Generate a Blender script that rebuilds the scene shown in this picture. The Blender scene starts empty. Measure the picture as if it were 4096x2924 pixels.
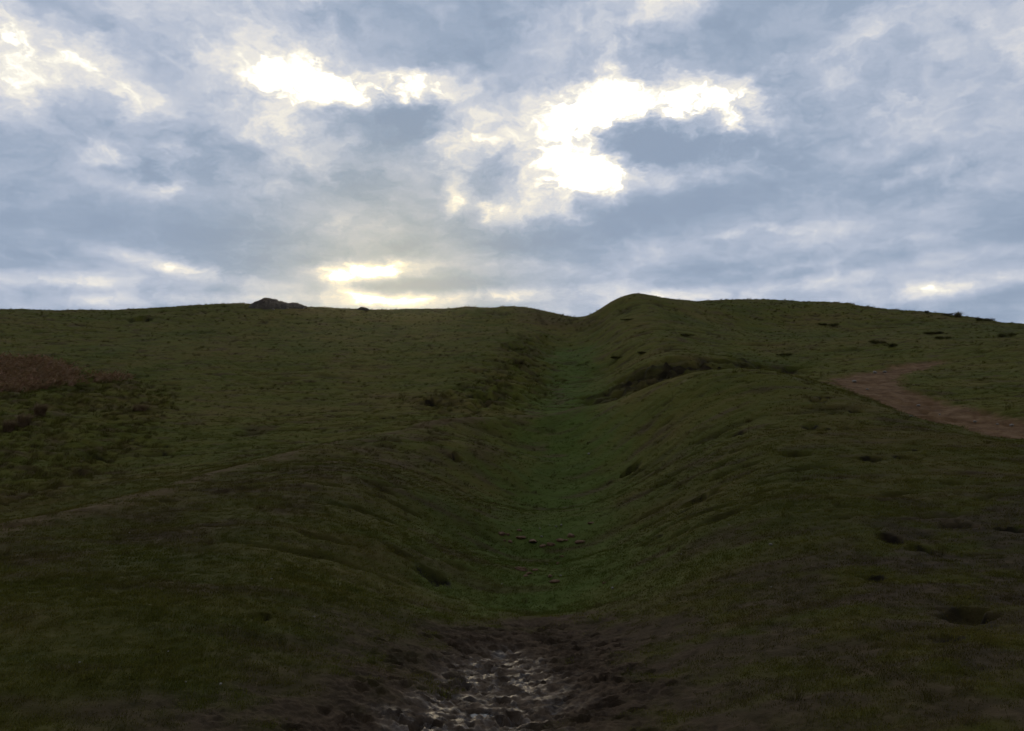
import bpy, math, random
import numpy as np

# ---------------------------------------------------------------- camera, sky, sun, exposure
sc = bpy.context.scene
col = sc.collection
sc.render.engine = 'CYCLES'
sc.cycles.use_denoising = True
sc.cycles.use_adaptive_sampling = True
sc.cycles.adaptive_threshold = 0.015
sc.cycles.adaptive_min_samples = 16
sc.cycles.max_bounces = 6
sc.cycles.diffuse_bounces = 3
sc.cycles.transmission_bounces = 4
sc.view_settings.view_transform = 'Standard'
sc.view_settings.look = 'None'
sc.view_settings.gamma = 1.0
sc.view_settings.use_curve_mapping = False
sc.view_settings.exposure = 0.0
cam = bpy.data.cameras.new('camera'); cam_o = bpy.data.objects.new('camera', cam); col.objects.link(cam_o)
cam.sensor_width = 36.0; cam.lens = 29.95; cam.clip_start = 0.1; cam.clip_end = 20000
cam_o.location = (0, 0, 0); cam_o.rotation_euler = (math.radians(90 + 5.5), 0, 0)
sc.camera = cam_o

SUN_AZ = math.radians(-8.4); SUN_EL = math.radians(9.6)      # behind the clouds, just over the left ridge
SKY_STRENGTH = 0.1
SUN_STRENGTH = 1.2
SKY_LEVEL = 1.0
HAZE = 6e-5

sun = bpy.data.lights.new('sun', 'SUN'); sun.energy = SUN_STRENGTH; sun.angle = math.radians(12); sun.color = (1.0, 0.79, 0.48)
sun_o = bpy.data.objects.new('sun', sun); col.objects.link(sun_o)
from mathutils import Vector
sun_dir = Vector((math.sin(SUN_AZ) * math.cos(SUN_EL), math.cos(SUN_AZ) * math.cos(SUN_EL), math.sin(SUN_EL)))
sun_o.rotation_euler = sun_dir.to_track_quat('Z', 'Y').to_euler()

class N:
    """small helper for node trees"""
    def __init__(s, nt): s.nt = nt
    def n(s, typ, ins=None, **kw):
        nd = s.nt.nodes.new(typ)
        for k, v in kw.items(): setattr(nd, k, v)
        for k, v in (ins or {}).items():
            if hasattr(v, 'links') or isinstance(v, bpy.types.NodeSocket): s.nt.links.new(v, nd.inputs[k])
            else: nd.inputs[k].default_value = v
        return nd
    def m(s, op, a, b=0.0, c=0.0, clamp=False):
        nd = s.n('ShaderNodeMath', {0: a, 1: b, 2: c}, operation=op); nd.use_clamp = clamp; return nd.outputs[0]
    def vm(s, op, a, b=(0, 0, 0), scale=None):
        nd = s.n('ShaderNodeVectorMath', {0: a, 1: b}, operation=op)
        if scale is not None: nd.inputs['Scale'].default_value = scale
        return nd.outputs['Vector']
    def noise(s, vec, scale, detail=4.0, rough=0.5, dist=0.0, dims='3D', lac=2.0):
        nd = s.n('ShaderNodeTexNoise', {'Vector': vec, 'Scale': scale, 'Detail': detail, 'Roughness': rough, 'Distortion': dist, 'Lacunarity': lac}, noise_dimensions=dims)
        return nd
    def ramp(s, fac, stops, interp='LINEAR'):
        nd = s.n('ShaderNodeValToRGB', {'Fac': fac}); cr = nd.color_ramp; cr.interpolation = interp
        while len(cr.elements) < len(stops): cr.elements.new(0.5)
        for e, (p, c) in zip(cr.elements, stops):
            e.position = p; e.color = (c[0], c[1], c[2], 1)
        return nd.outputs['Color']
    def mix(s, fac, a, b, blend='MIX'):
        nd = s.n('ShaderNodeMix', data_type='RGBA', blend_type=blend)
        for i, v in ((0, fac), (6, a), (7, b)):
            if isinstance(v, bpy.types.NodeSocket): s.nt.links.new(v, nd.inputs[i])
            else: nd.inputs[i].default_value = v if i == 0 else (*v, 1)[:4]
        return nd.outputs[2]
    def maprange(s, v, a, b, c=0.0, d=1.0, smooth=True):
        nd = s.n('ShaderNodeMapRange', {0: v, 1: a, 2: b, 3: c, 4: d}, interpolation_type='SMOOTHSTEP' if smooth else 'LINEAR'); return nd.outputs[0]

world = bpy.data.worlds.new('World'); sc.world = world; world.use_nodes = True
world.cycles.sampling_method = 'NONE'
wt = world.node_tree; wt.nodes.clear(); g = N(wt)
tc = g.n('ShaderNodeTexCoord'); D = tc.outputs['Generated']
sep = g.n('ShaderNodeSeparateXYZ', {0: D}); dx, dy, dz = sep.outputs
az = g.m('ARCTAN2', dx, dy); el = g.m('ARCSINE', dz)
zc = g.m('ADD', g.m('MAXIMUM', dz, 0.0), 0.10)
# the cloud deck seen in perspective: it flattens into bands towards the horizon
q = g.n('ShaderNodeCombineXYZ', {0: g.m('DIVIDE', dx, zc), 1: g.m('DIVIDE', dy, zc), 2: 0.0}).outputs[0]
ae = g.n('ShaderNodeCombineXYZ', {0: az, 1: el, 2: 0.0}).outputs[0]
# ragged edges: the layout of the deck is stirred by two sizes of eddies
stretch = g.vm('MULTIPLY', ae, (1.0, 1.7, 1.0))
w1 = g.vm('SUBTRACT', g.noise(stretch, 7.0, 3.0, 0.55).outputs['Color'], (0.5, 0.5, 0.5))
w2 = g.vm('SUBTRACT', g.noise(stretch, 30.0, 4.0, 0.6).outputs['Color'], (0.5, 0.5, 0.5))
calm = g.n('ShaderNodeCombineXYZ', {0: 1.0, 1: g.maprange(el, 0.15, 0.36, 0.22, 1.0), 2: 0.0}).outputs[0]
aw = g.vm('ADD', ae, g.vm('MULTIPLY', calm, g.vm('ADD', g.vm('MULTIPLY', w1, (0.075, 0.045, 0)), g.vm('MULTIPLY', w2, (0.060, 0.038, 0)))))
def px(u, v):            # where in the sky a cloud stands (sighted like the survey points below): azimuth, elevation
    a = (u - 1137.5) / 1893.0; b = (812.0 - v) / 1893.0; p = math.radians(5.5)
    y = math.cos(p) - b * math.sin(p); z = math.sin(p) + b * math.cos(p)
    return math.atan2(a, y), math.atan2(z, math.hypot(a, y))
# cloud gaps (+) and thick cloud (-): sighting, half sizes, tilt in degrees, strength
CLOUDS = [
 (1262,350,95,90,0,0.58),(1290,405,85,50,0,0.5),(1350,225,150,60,-12,0.60),(1490,236,160,46,4,0.74),(1630,258,95,55,15,0.62),(1305,290,85,90,0,0.36),(1190,375,50,40,0,0.22),
 (820,192,160,34,-2,0.66),(880,198,100,26,0,0.5),(640,222,70,30,0,-0.15),(650,185,110,38,-8,0.34),(590,150,60,60,0,0.2),(910,195,60,30,0,0.3),
 (820,602,105,20,-4,0.78),(745,617,34,20,0,0.5),(895,590,26,20,0,0.3),(850,664,90,14,2,0.62),(790,650,20,22,0,0.3),(900,634,120,13,0,-0.35),
 (300,342,105,30,-6,0.42),(248,362,45,36,30,0.35),(378,388,30,50,10,0.42),(320,424,70,18,-6,0.35),
 (5,105,40,100,-8,0.5),(30,40,30,60,0,0.15),(215,162,110,40,24,0.45),(95,130,60,30,20,0.3),
 (1008,438,22,52,35,0.42),(1092,460,34,20,0,0.40),(1160,478,90,40,10,0.28),(738,372,26,34,0,0.30),(985,300,60,50,30,0.3),(1060,320,70,50,0,0.3),
 (95,622,190,15,-3,0.48),(410,592,130,15,9,0.52),(330,664,180,13,-3,0.38),(1110,658,240,14,-4,0.45),(1570,652,280,16,-3,0.40),(2090,641,170,17,-5,0.46),(1680,600,160,11,-3,0.25),
 (1668,512,60,9,-4,0.35),(1990,538,80,15,-4,0.28),(2030,388,90,14,-4,0.34),(2200,400,110,36,-10,0.22),(1985,233,50,30,0,0.30),(2240,555,120,14,-4,0.25),(1730,545,100,20,-12,0.18),
 (1470,25,110,50,-32,0.42),(1890,140,40,170,38,0.20),(680,90,90,150,-10,0.26),(1420,372,140,26,-10,0.32),(1560,385,120,22,-8,0.28),(640,250,60,80,0,0.2),
 (1330,120,110,120,-30,0.2),(1230,300,330,200,0,0.10),(620,110,110,200,-8,0.13),(470,240,200,120,0,0.10),(560,270,110,60,40,0.16),(1010,270,120,70,30,0.16),(1120,270,100,60,-20,0.1),(1700,190,120,60,-20,0.16),(1620,360,140,36,10,0.14),(1180,440,150,70,0,0.14),(760,330,120,40,0,0.10),(1500,560,200,30,-3,0.10),(60,200,120,40,10,0.14),(440,60,150,60,10,0.12),(2130,120,200,160,20,0.10),(1950,210,90,60,0,0.1),(590,410,80,22,-4,0.16),(40,450,70,30,0,0.14),(1260,592,80,16,0,0.16),(640,660,200,16,-2,0.16),(690,490,120,14,-6,0.16),(2060,300,170,60,-8,0.06),(800,505,90,14,-6,0.14),(830,560,300,120,0,0.10),(480,140,120,60,30,0.1),(170,410,120,20,0,0.12),
 (322,385,62,34,0,-0.40),(840,262,170,52,3,-0.42),(930,250,80,40,20,-0.2),(1490,302,210,50,3,-0.5),(1390,322,130,40,-10,-0.30),(1600,330,120,40,0,-0.2),
 (1010,105,330,90,6,-0.20),(1660,90,330,90,-14,-0.20),(1780,270,220,90,-14,-0.22),(1640,450,470,62,-5,-0.26),(1380,490,200,30,-8,-0.18),
 (600,475,520,80,-3,-0.18),(180,290,230,80,6,-0.18),(90,490,300,90,0,-0.16),(230,40,260,70,20,-0.10),(560,330,190,70,0,-0.16),(1050,560,260,60,0,-0.14),(540,560,220,40,6,-0.16),
 (960,630,160,26,0,-0.20),(2150,340,200,60,0,-0.14),(1850,570,420,34,-3,-0.14),(2050,690,500,30,-3,-0.16),(1050,690,300,12,0,-0.1),(200,645,260,14,-2,-0.14),(1000,390,160,60,0,-0.10),(1180,560,120,40,0,-0.12),
]
n_q = g.noise(q, 1.5, 7.0, 0.58, 0.2).outputs['Fac']; n_s = g.noise(g.vm('MULTIPLY', aw, (1.0, 1.75, 1.0)), 10.0, 7.0, 0.60, 0.25).outputs['Fac']
n_f = g.noise(g.vm('MULTIPLY', aw, (1.0, 1.4, 1.0)), 38.0, 5.0, 0.60, 0.15).outputs['Fac']
field = g.m('MULTIPLY', g.m('SUBTRACT', n_q, 0.5), 0.85)
field = g.m('MULTIPLY_ADD', g.m('SUBTRACT', n_s, 0.5), 0.90, field)
field = g.m('MULTIPLY_ADD', g.m('SUBTRACT', n_f, 0.5), 0.26, field)
gaps = 0.0; banks = 0.0
for (u, v, ru, rv, rot, amp) in CLOUDS:
    a, e = px(u, v)
    mp = g.n('ShaderNodeMapping', {'Vector': aw, 'Location': (a, e, 0), 'Rotation': (0, 0, -math.radians(rot)), 'Scale': (1.92 * ru / 1893 / math.cos(e), 1.92 * rv / 1893, 1.0)}, vector_type='TEXTURE')
    gr = g.n('ShaderNodeTexGradient', {'Vector': mp.outputs[0]}, gradient_type='SPHERICAL')
    sm = g.maprange(gr.outputs['Fac'], 0.0, 1.0)
    if amp > 0: gaps = g.m('MULTIPLY_ADD', sm, amp * 0.80, gaps)
    else: banks = g.m('MULTIPLY_ADD', sm, amp * 0.92, banks)
# the openings are feathered by the same eddies, never clean holes
gaps = g.m('MULTIPLY', gaps, g.maprange(g.m('MULTIPLY_ADD', n_f, 0.5, g.m('MULTIPLY', n_s, 0.5)), 0.32, 0.66, 0.50, 1.25, False))
field = g.m('ADD', field, g.m('ADD', gaps, banks))
# thinner, brighter cloud towards the hidden sun; thicker and duller away from it
sd = g.n('ShaderNodeVectorMath', {0: D, 1: tuple(sun_dir)}, operation='DOT_PRODUCT').outputs['Value']
glow = g.m('POWER', g.m('MAXIMUM', sd, 0.0), 14.0)
field = g.m('MULTIPLY_ADD', glow, 0.05, g.m('ADD', field, 0.35))
field = g.m('SMOOTH_MAX', field, 0.08, 0.22)
cloud = g.ramp(field, [(0.0, (0.250, 0.322, 0.440)), (0.20, (0.330, 0.404, 0.526)), (0.40, (0.446, 0.504, 0.620)), (0.58, (0.598, 0.628, 0.700)), (0.74, (0.78, 0.765, 0.75)), (0.88, (0.95, 0.91, 0.80)), (1.0, (1.0, 0.985, 0.92))])
near_sun = g.m('POWER', g.m('MAXIMUM', sd, 0.0), 90.0)
cloud = g.mix(near_sun, cloud, g.mix(1.0, cloud, (1.0, 0.93, 0.72), 'MULTIPLY'))
hot = g.maprange(field, 0.80, 1.30, 1.0, 2.4)
level = g.maprange(sd, -0.6, 0.9, 0.42, 1.0)
cl = g.vm('SCALE', cloud)
sc_node = cl.node; wt.links.new(g.m('MULTIPLY', g.m('MULTIPLY', hot, level), SKY_LEVEL / SKY_STRENGTH), sc_node.inputs['Scale'])
sky = g.n('ShaderNodeTexSky', sky_type='NISHITA'); sky.sun_disc = False; sky.sun_elevation = SUN_EL; sky.sun_rotation = SUN_AZ
through = g.maprange(field, 0.6, 1.1, 0.0, 0.08)
skymix = g.mix(through, cl, sky.outputs['Color'])
bg = g.n('ShaderNodeBackground', {'Color': skymix, 'Strength': SKY_STRENGTH})
g.n('ShaderNodeOutputWorld', {'Surface': bg.outputs[0]})

# ---------------------------------------------------------------- terrain (survey points -> height field)
PITCH = math.radians(5.5); FPX = 3408.0; CX, CY = 2048.0, 1462.0   # 30 mm lens on 36 mm, eye is the origin
def ray(u, v):
    a = (u - CX) / FPX; b = (CY - v) / FPX
    y = math.cos(PITCH) - b * math.sin(PITCH); z = math.sin(PITCH) + b * math.cos(PITCH)
    return a / y, z / y                      # x and z per metre of y
# survey of the hill: bearing/height sighting (u, v) and distance y in metres
SIGHT = [
 # ditch floor
 (1990,2924,5.0),(1960,2720,6.2),(2000,2520,8.2),(2150,2340,11.7),(2180,2160,17.4),(2230,1980,24.8),(2260,1890,28.2),(2270,1800,31.6),
 (2260,1705,34.5),(2230,1662,37.5),(2250,1610,42),(2270,1530,50),(2290,1450,58),(2300,1370,68),(2310,1318,75),(2318,1267,84),
 # left bank of the ditch
 (0,2924,4.5),(900,2924,4.6),(0,2520,6.4),(900,2520,6.7),(1400,2700,5.9),(900,2340,8.7),(1450,2380,8.5),(900,2160,11.6),(1500,2160,12.4),
 (1260,1960,16.8),(1750,1960,19.0),(1700,1830,26.5),(1980,1790,29),
 (0,2200,10.5),(400,2060,13.7),(700,1975,17.2),(1000,1890,21),(1260,1820,25.2),(1500,1765,29.5),(1850,1695,34.5),
 # ground behind its crest, long left hillside
 (0,2080,17.5),(0,1900,25),(0,1710,33),(0,1570,42),(0,1440,53),(0,1300,70),(0,1240,82),
 (400,1960,20.5),(400,1900,25.5),(400,1700,34.5),(450,1560,44),(450,1400,60),(450,1290,75),(450,1239,86),
 (760,1880,23.5),(810,1780,30.5),(810,1660,38),(810,1500,50),(810,1380,63),(810,1280,78),(815,1222,89),
 (1100,1219,91),(1300,1660,38),(1300,1500,51),(1300,1380,64),(1300,1290,78),(1300,1231,91),
 (1700,1640,39.5),(1700,1500,52),(1700,1380,65),(1700,1290,78),(1700,1236,91),
 (1966,1600,43),(1950,1480,54),(1966,1380,65),(1966,1290,78),(1966,1231,90),(2092,1229,87),(2090,1330,72),(2100,1450,57),(2080,1540,49),
 (2176,1243,86),(2266,1259,85),
 # near right bank
 (2500,2924,4.75),(3300,2924,4.4),(4096,2924,4.0),(2700,2560,7.1),(3300,2560,6.4),(4096,2560,5.8),(2600,2320,9.9),(3200,2320,8.9),(4096,2320,7.9),
 (2500,2100,14.9),(2900,2100,12.6),(3400,2100,11.6),(4096,2100,10.4),(2600,1900,21.0),(3000,1900,17.4),(3500,1900,15.6),(4096,1900,14.4),
 (2480,1750,29.5),(2750,1720,26.5),(3150,1720,22.5),(3600,1740,20),(4096,1815,17.6),
 (2350,1650,35.5),(2520,1578,34),(2700,1522,32.6),(2850,1495,32),(3025,1487,31),(3150,1504,30),(3260,1545,28),(3420,1610,25),(3750,1720,21.5),
 # hollow behind it, path terrace
 (2480,1620,39.5),(2700,1560,38.5),(3000,1520,37.5),(3250,1530,36),(3400,1562,33),(3560,1620,29.5),(3800,1695,25.8),(4096,1755,23),
 (3420,1545,35.5),(3350,1512,39),(3560,1490,41.5),(3760,1444,47),(3600,1580,33),(3850,1660,28),(4096,1715,25),(4096,1650,27.5),(3900,1560,34.5),(4096,1500,38.5),(3700,1500,40.5),
 (3950,1440,46),
 # eroded bank below the upper mound
 (2380,1600,42.5),(2480,1575,43.2),(2650,1535,43.8),(2800,1510,44.3),(3100,1492,45),
 (2420,1555,45.6),(2560,1505,46.2),(2620,1465,46.9),(2700,1441,47.2),(2900,1438,47.8),(3050,1462,48),(3200,1490,47),
 # upper mound
 (2450,1450,57),(2600,1400,57),(2700,1360,60),(2560,1300,67.5),(2650,1290,68),(2480,1280,70.5),(2400,1330,69),(2380,1400,61),
 (2570,1177,79),(2489,1189,79),(2435,1213,80),(2375,1247,82),(2645,1189,80.5),(2732,1201,84),
 # right hillside
 (2900,1400,58),(2900,1300,73),(2906,1200,93),(3150,1440,52.5),(3150,1360,63),(3150,1280,77),(3150,1205,94),
 (3450,1440,49.5),(3450,1360,60),(3450,1290,74),(3452,1226,91),(3800,1400,51),(3800,1330,64),(3805,1264,86),(4096,1400,48),(4096,1340,62),(4096,1300,79),
]
SURVEY = []
for u, v, y in SIGHT:
    a, b = ray(u, v); SURVEY.append((a * y, y, b * y))
# what the photograph does not show: the backs of the ridges, and a hill added behind the camera to block sky light
SURVEY += [(-70,105,9),(-30,112,10.5),(-8,112,9.5),(4,104,7),(12,104,9),(25,115,11.5),(50,112,9),(75,95,5),(-85,70,7),(-95,35,0),(85,60,3),(80,25,-1),
 (-40,0,-3),(40,0,0.5),(-15,0,-1.6),(15,0,-0.6),(0,0,-1.62),(-3,-3,-1.35),(3,-3,-1.25),(0,-12,0.8),(-20,-25,7),(20,-25,7.5),(0,-45,19),(-60,-60,22),(60,-60,22),(0,-100,44),(-90,-20,0),(90,-20,2),
 (-110,110,-2),(0,140,1),(110,110,-3),(110,0,-4),(-110,0,-4),(-100,-100,32),(100,-100,32)]
SV = np.array(SURVEY)
def _tps(r2): return 0.5 * r2 * np.log(r2 + 1e-9)
_n = len(SV); _d2 = ((SV[:, None, :2] - SV[None, :, :2]) ** 2).sum(2)
_A = np.zeros((_n + 3, _n + 3)); _A[:_n, :_n] = _tps(_d2) + np.eye(_n) * 0.15
_P = np.c_[np.ones(_n), SV[:, :2]]; _A[:_n, _n:] = _P; _A[_n:, :_n] = _P.T
_W = np.linalg.solve(_A, np.r_[SV[:, 2], 0, 0, 0])
def smooth(e0, e1, x):
    t = np.clip((x - e0) / (e1 - e0), 0, 1); return t * t * (3 - 2 * t)
def base_exact(x, y):
    out = np.empty(len(x))
    for i in range(0, len(x), 20000):
        X = x[i:i+20000]; Y = y[i:i+20000]
        d2 = (X[:, None] - SV[None, :, 0]) ** 2 + (Y[:, None] - SV[None, :, 1]) ** 2
        out[i:i+20000] = _tps(d2) @ _W[:_n] + _W[_n] + _W[_n+1] * X + _W[_n+2] * Y
    return out
# table of the smooth hill, read back with cubic interpolation
_L0, _L1, _NL, _NT = math.log(.02), math.log(125.0), 250, 600
_lr = np.linspace(_L0, _L1, _NL); _tt = np.arange(_NT) * 2 * np.pi / _NT
_RG, _TG = np.meshgrid(np.exp(_lr), _tt, indexing='ij'); _TAB = base_exact((_RG * np.sin(_TG)).ravel(), (_RG * np.cos(_TG)).ravel()).reshape(_NL, _NT)
def _cr(t): return (-.5*t+t*t-.5*t**3, 1-2.5*t*t+1.5*t**3, .5*t+2*t*t-1.5*t**3, -.5*t*t+.5*t**3)
def base(x, y):
    x = np.asarray(x, float); y = np.asarray(y, float); r = np.hypot(x, y)
    p = (np.log(np.clip(r, .021, 118.0)) - _L0) / (_L1 - _L0) * (_NL - 1); q_ = (np.arctan2(x, y) % (2 * np.pi)) / (2 * np.pi) * _NT
    i = np.floor(p).astype(int); j = np.floor(q_).astype(int); wp = _cr(p - i); wq = _cr(q_ - j); z = 0
    for a in range(4):
        ii = np.clip(i + a - 1, 0, _NL - 1); row = 0
        for b in range(4): row = row + wq[b] * _TAB[ii, (j + b - 1) % _NT]
        z = z + wp[a] * row
    w = smooth(105, 700, r)
    return z * (1 - w) - 70 * w
def segdist(x, y, P, closed=False):
    P = np.array(P); Q = np.roll(P, -1, 0) if closed else P[1:]; A = P if closed else P[:-1]
    best = np.full(x.shape, 1e9)
    for (ax, ay), (bx, by) in zip(A, Q):
        vx, vy = bx - ax, by - ay; t = np.clip(((x - ax) * vx + (y - ay) * vy) / (vx * vx + vy * vy + 1e-12), 0, 1)
        best = np.minimum(best, np.hypot(x - ax - t * vx, y - ay - t * vy))
    return best
ERR = np.array([(0,0),(450,-1),(960,4),(1100,-2),(1366,-4),(1500,-8),(1666,-11),(1810,-15),(1870,-11),(1966,-13),(2092,0),(2266,-1),(2318,-2),(2375,-1),(2435,-1),(2597,2),(2645,-3),(2732,-2),(2906,-9),(3032,-16),(3176,-17),(3272,-15),(3410,-8),(3452,-14),(3601,-13),(3721,-8),(3967,-2),(4021,-9),(4096,-2)], float)
def trim(x, y):       # settle the ridge tops
    ang = CX + FPX * x / np.maximum(y, 1e-3)
    return np.interp(ang, ERR[:, 0], ERR[:, 1]) * smooth(62, 84, y) * (1 - smooth(100, 130, y)) / FPX * y * 1.0
# the ditch is dug along this line (plan metres), its spoil thrown up as low banks on both sides
DITCH = np.array([(-.25,2),(-.2,5.0),(-.15,6.5),(.05,8.5),(.35,11.5),(.7,17),(1.25,24.5),(1.8,28.2),(2.05,31.5),(2.3,36),(2.5,42),(3.25,50),(4.1,58),(5.0,68),(5.8,75),(6.6,84),(7.4,95)])
_DY = [2,6,9,13,20,28,32,35.5,38,43,55,70,80,90]; _DD = [0,.10,.24,.38,.46,.44,.28,.0,.14,.42,.85,.75,.25,0]; _DW = [1.3,1.45,1.6,1.9,2.5,2.6,2.5,2.4,2.4,2.6,3.0,2.9,2.3,2.2]
SHELF = [(-7.0,11.2),(-6.6,14.6),(-6.9,18.3),(-6.4,22),(-5.8,25.8),(-4.6,29.3),(-2.0,34.3),(.6,36.0),(2.6,36.3)]
def dig(x, y):
    cx = np.interp(y, DITCH[:, 1], DITCH[:, 0]); d = x - cx; w = np.interp(y, _DY, _DW); D = np.interp(y, _DY, _DD, left=0, right=0)
    sh = (.15 + .20 * smooth(-4, 0, x)) * np.exp(-(segdist(x, y, SHELF) / 1.0) ** 2)
    return sh - D * np.exp(-np.abs(d / (w * 1.05)) ** 3.0) + D * .38 * np.exp(-((np.abs(d) - w * 2.1) / (w * .75)) ** 2) 
def ground0(x, y): return base(x, y) + np.where(y > 50, trim(x, y), 0.0) + dig(x, y)
def hit(u, v):        # point on the hill in the line of sight (u, v)
    a, b = ray(u, v); t = np.geomspace(3.5, 130, 1500); z = ground0(a * t, t); s = z - b * t
    i = np.argmax(s > 0) if (s > 0).any() else int(np.argmax(s))
    return (a * t[i], t[i], float(z[i]))
_rs = np.random.RandomState(7); _perm = np.r_[_rs.permutation(512), np.arange(0)]; _perm = np.r_[_perm, _perm]
_gr = np.stack([np.cos(np.linspace(0, 2 * np.pi, 512, endpoint=False)), np.sin(np.linspace(0, 2 * np.pi, 512, endpoint=False))], 1)
def perlin(x, y):
    xi = np.floor(x).astype(int); yi = np.floor(y).astype(int); xf = x - xi; yf = y - yi
    u = xf * xf * xf * (xf * (xf * 6 - 15) + 10); v = yf * yf * yf * (yf * (yf * 6 - 15) + 10)
    def gd(ix, iy, fx, fy):
        h = _perm[(_perm[ix & 511] + iy) & 511]; gg = _gr[h]; return gg[..., 0] * fx + gg[..., 1] * fy
    a = gd(xi, yi, xf, yf); b = gd(xi + 1, yi, xf - 1, yf); c = gd(xi, yi + 1, xf, yf - 1); d = gd(xi + 1, yi + 1, xf - 1, yf - 1)
    return 1.5 * ((a * (1 - u) + b * u) * (1 - v) + (c * (1 - u) + d * u) * v)
def fbm(x, y, o=3):
    s = 0; a = 1
    for k in range(o): s = s + a * perlin(x * 2 ** k + 17.3 * k, y * 2 ** k - 9.1 * k); a *= 0.5
    return s
def sdf(x, y, P):      # positive inside
    P = np.array(P); ins = np.zeros(x.shape, bool)
    for (ax, ay), (bx, by) in zip(P, np.roll(P, -1, 0)):
        c = ((ay > y) != (by > y)) & (x < (bx - ax) * (y - ay) / (by - ay + 1e-12) + ax); ins ^= c
    return np.where(ins, 1, -1) * segdist(x, y, P, True)
def plan(pts): return [hit(u, v)[:2] for u, v in pts]
PATH = plan([(3330,1508),(3400,1500),(3470,1492),(3512,1477),(3602,1459),(3692,1447),(3764,1439),(3752,1450),(3668,1477),(3590,1498),(3569,1519),(3584,1543),(3620,1564),(3692,1579),(3782,1609),(3902,1639),(4022,1669),(4090,1680)])
_e = np.array(PATH[-1]) ; PATH += [(_e[0] + 6, _e[1] - 4.2), (_e[0] + 11, _e[1] - 10.5), (_e[0] + 8.5, _e[1] - 11.5), (_e[0] + 3, _e[1] - 6.2)]
PATH += plan([(4090,1752),(4010,1750),(3932,1732),(3842,1705),(3722,1681),(3650,1660),(3584,1630),(3530,1603),(3452,1576),(3390,1546),(3345,1528)])
SCAR = plan([(2332,1590),(2498,1508),(2597,1465),(2676,1441),(2775,1443),(2814,1429),(2933,1437),(3060,1452),(3200,1470)]) + [(15.6,44.8),(11.5,42.2),(7.5,41.4),(4.6,40.2)]
MUD = plan([(1180,2915),(1380,2790),(1500,2680),(1600,2590),(1800,2510),(2060,2480),(2350,2490),(2540,2560),(2620,2700),(2600,2830),(2560,2915)]) + [(1.0,4.2),(0.4,2.2),(-0.5,2.2),(-0.9,4.0)]
CORE = plan([(1560,2915),(1620,2790),(1760,2680),(1850,2610),(2050,2590),(2170,2650),(2220,2760),(2190,2915)]) + [(0.3,3.6),(-0.5,3.6)]
TRAIL = SHELF
ROUGH = plan([(0,1440),(330,1480),(560,1530),(690,1600),(640,1700),(520,1800),(420,1900),(250,2000),(0,2050)]) + [(-30,14),(-55,24),(-55,50),(-38,58)]
ROUGH2 = plan([(2060,1330),(2200,1350),(2190,1450),(2230,1530),(2150,1620),(2000,1650),(1750,1650),(1600,1600),(1800,1560),(1950,1500),(1980,1420)])
BROWN = plan([(300,2915),(900,2760),(1300,2640),(1700,2560),(2200,2470),(2600,2420),(3000,2330),(3250,2180),(3500,2050),(3900,1990),(4090,1960)]) + [(9,11.5),(12,9),(8,3),(3,2),(-1.2,2)]
DRYLEFT = plan([(0,2290),(0,2190),(500,2030),(1000,1885),(1500,1765),(1950,1702),(1960,1790),(1650,1900),(1350,2020),(950,2140),(400,2280)])
FLOOR = [tuple(p) for p in DITCH[4:-3]]
RIDGE = plan([(2090,1235),(2180,1250),(2310,1275),(2400,1290),(2300,1310),(2180,1300),(2090,1270)])
# animal scrapes and burrows: sighting, width in photo pixels, depth factor
HOLES = [(1735,2305,100,.35),(1040,2467,60,.6),(3870,2466,140,.5),(3190,1812,90,.55),(2520,1880,60,.8),(2640,2078,65,.8),(2780,2000,80,.7),(2745,2040,50,.6),(3560,2152,75,.5),(3835,2097,80,.5),(4030,2110,60,.55),(3690,2200,80,.6),
 (1547,1672,55,.6),(1820,1838,45,.7),(3485,1840,80,.5),(3640,1800,70,.5),(3620,1835,70,.5),(3480,1800,50,.5),(3290,1715,50,.5),(3240,1705,45,.4),(3390,1710,45,.4),(2950,1740,60,.4),
 (3300,1590,40,.5),(3270,1600,50,.5),(3420,1640,40,.5),(1300,1720,40,.4),(300,1912,70,.6),(380,1830,70,.5),(640,1783,50,.5),(660,1812,40,.5),(560,1278,70,.5),(1720,1616,60,.5),(1930,1592,110,.7),(1960,1620,60,.5),(1780,1643,50,.5),(2050,1390,70,.5),(1905,1490,50,.5),(2135,1460,40,.4),
 (3790,2560,90,.2),(3500,2310,70,.4),(2600,2160,60,.35)]
HOLES = [(*hit(u, v)[:2], w / FPX * hit(u, v)[1] / 2 * 1.15, d) for u, v, w, d in HOLES]
_rng = np.random.RandomState(3)
PUDDLES = [(*hit(u, v)[:2], r) for u, v, r in ((2012,2709,.075),(2052,2752,.095),(1920,2823,.10),(2040,2875,.075),(1886,2910,.10),(1800,2760,.06),(1950,2660,.05))]
HOOF = []
for k in range(1500):
    p = (_rng.uniform(-2.6, 2.2), _rng.uniform(3.0, 9.5))
    HOOF.append((*p, _rng.uniform(.03, .07), _rng.uniform(0, math.pi), _rng.uniform(.5, .95), _rng.uniform(.35, .8)))
_hp = np.array([h[:2] for h in HOOF]); _keep = sdf(_hp[:, 0], _hp[:, 1], MUD) > _rng.uniform(-.25, .5, len(HOOF)); HOOF = [h for h, k in zip(HOOF, _keep) if k]

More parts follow.
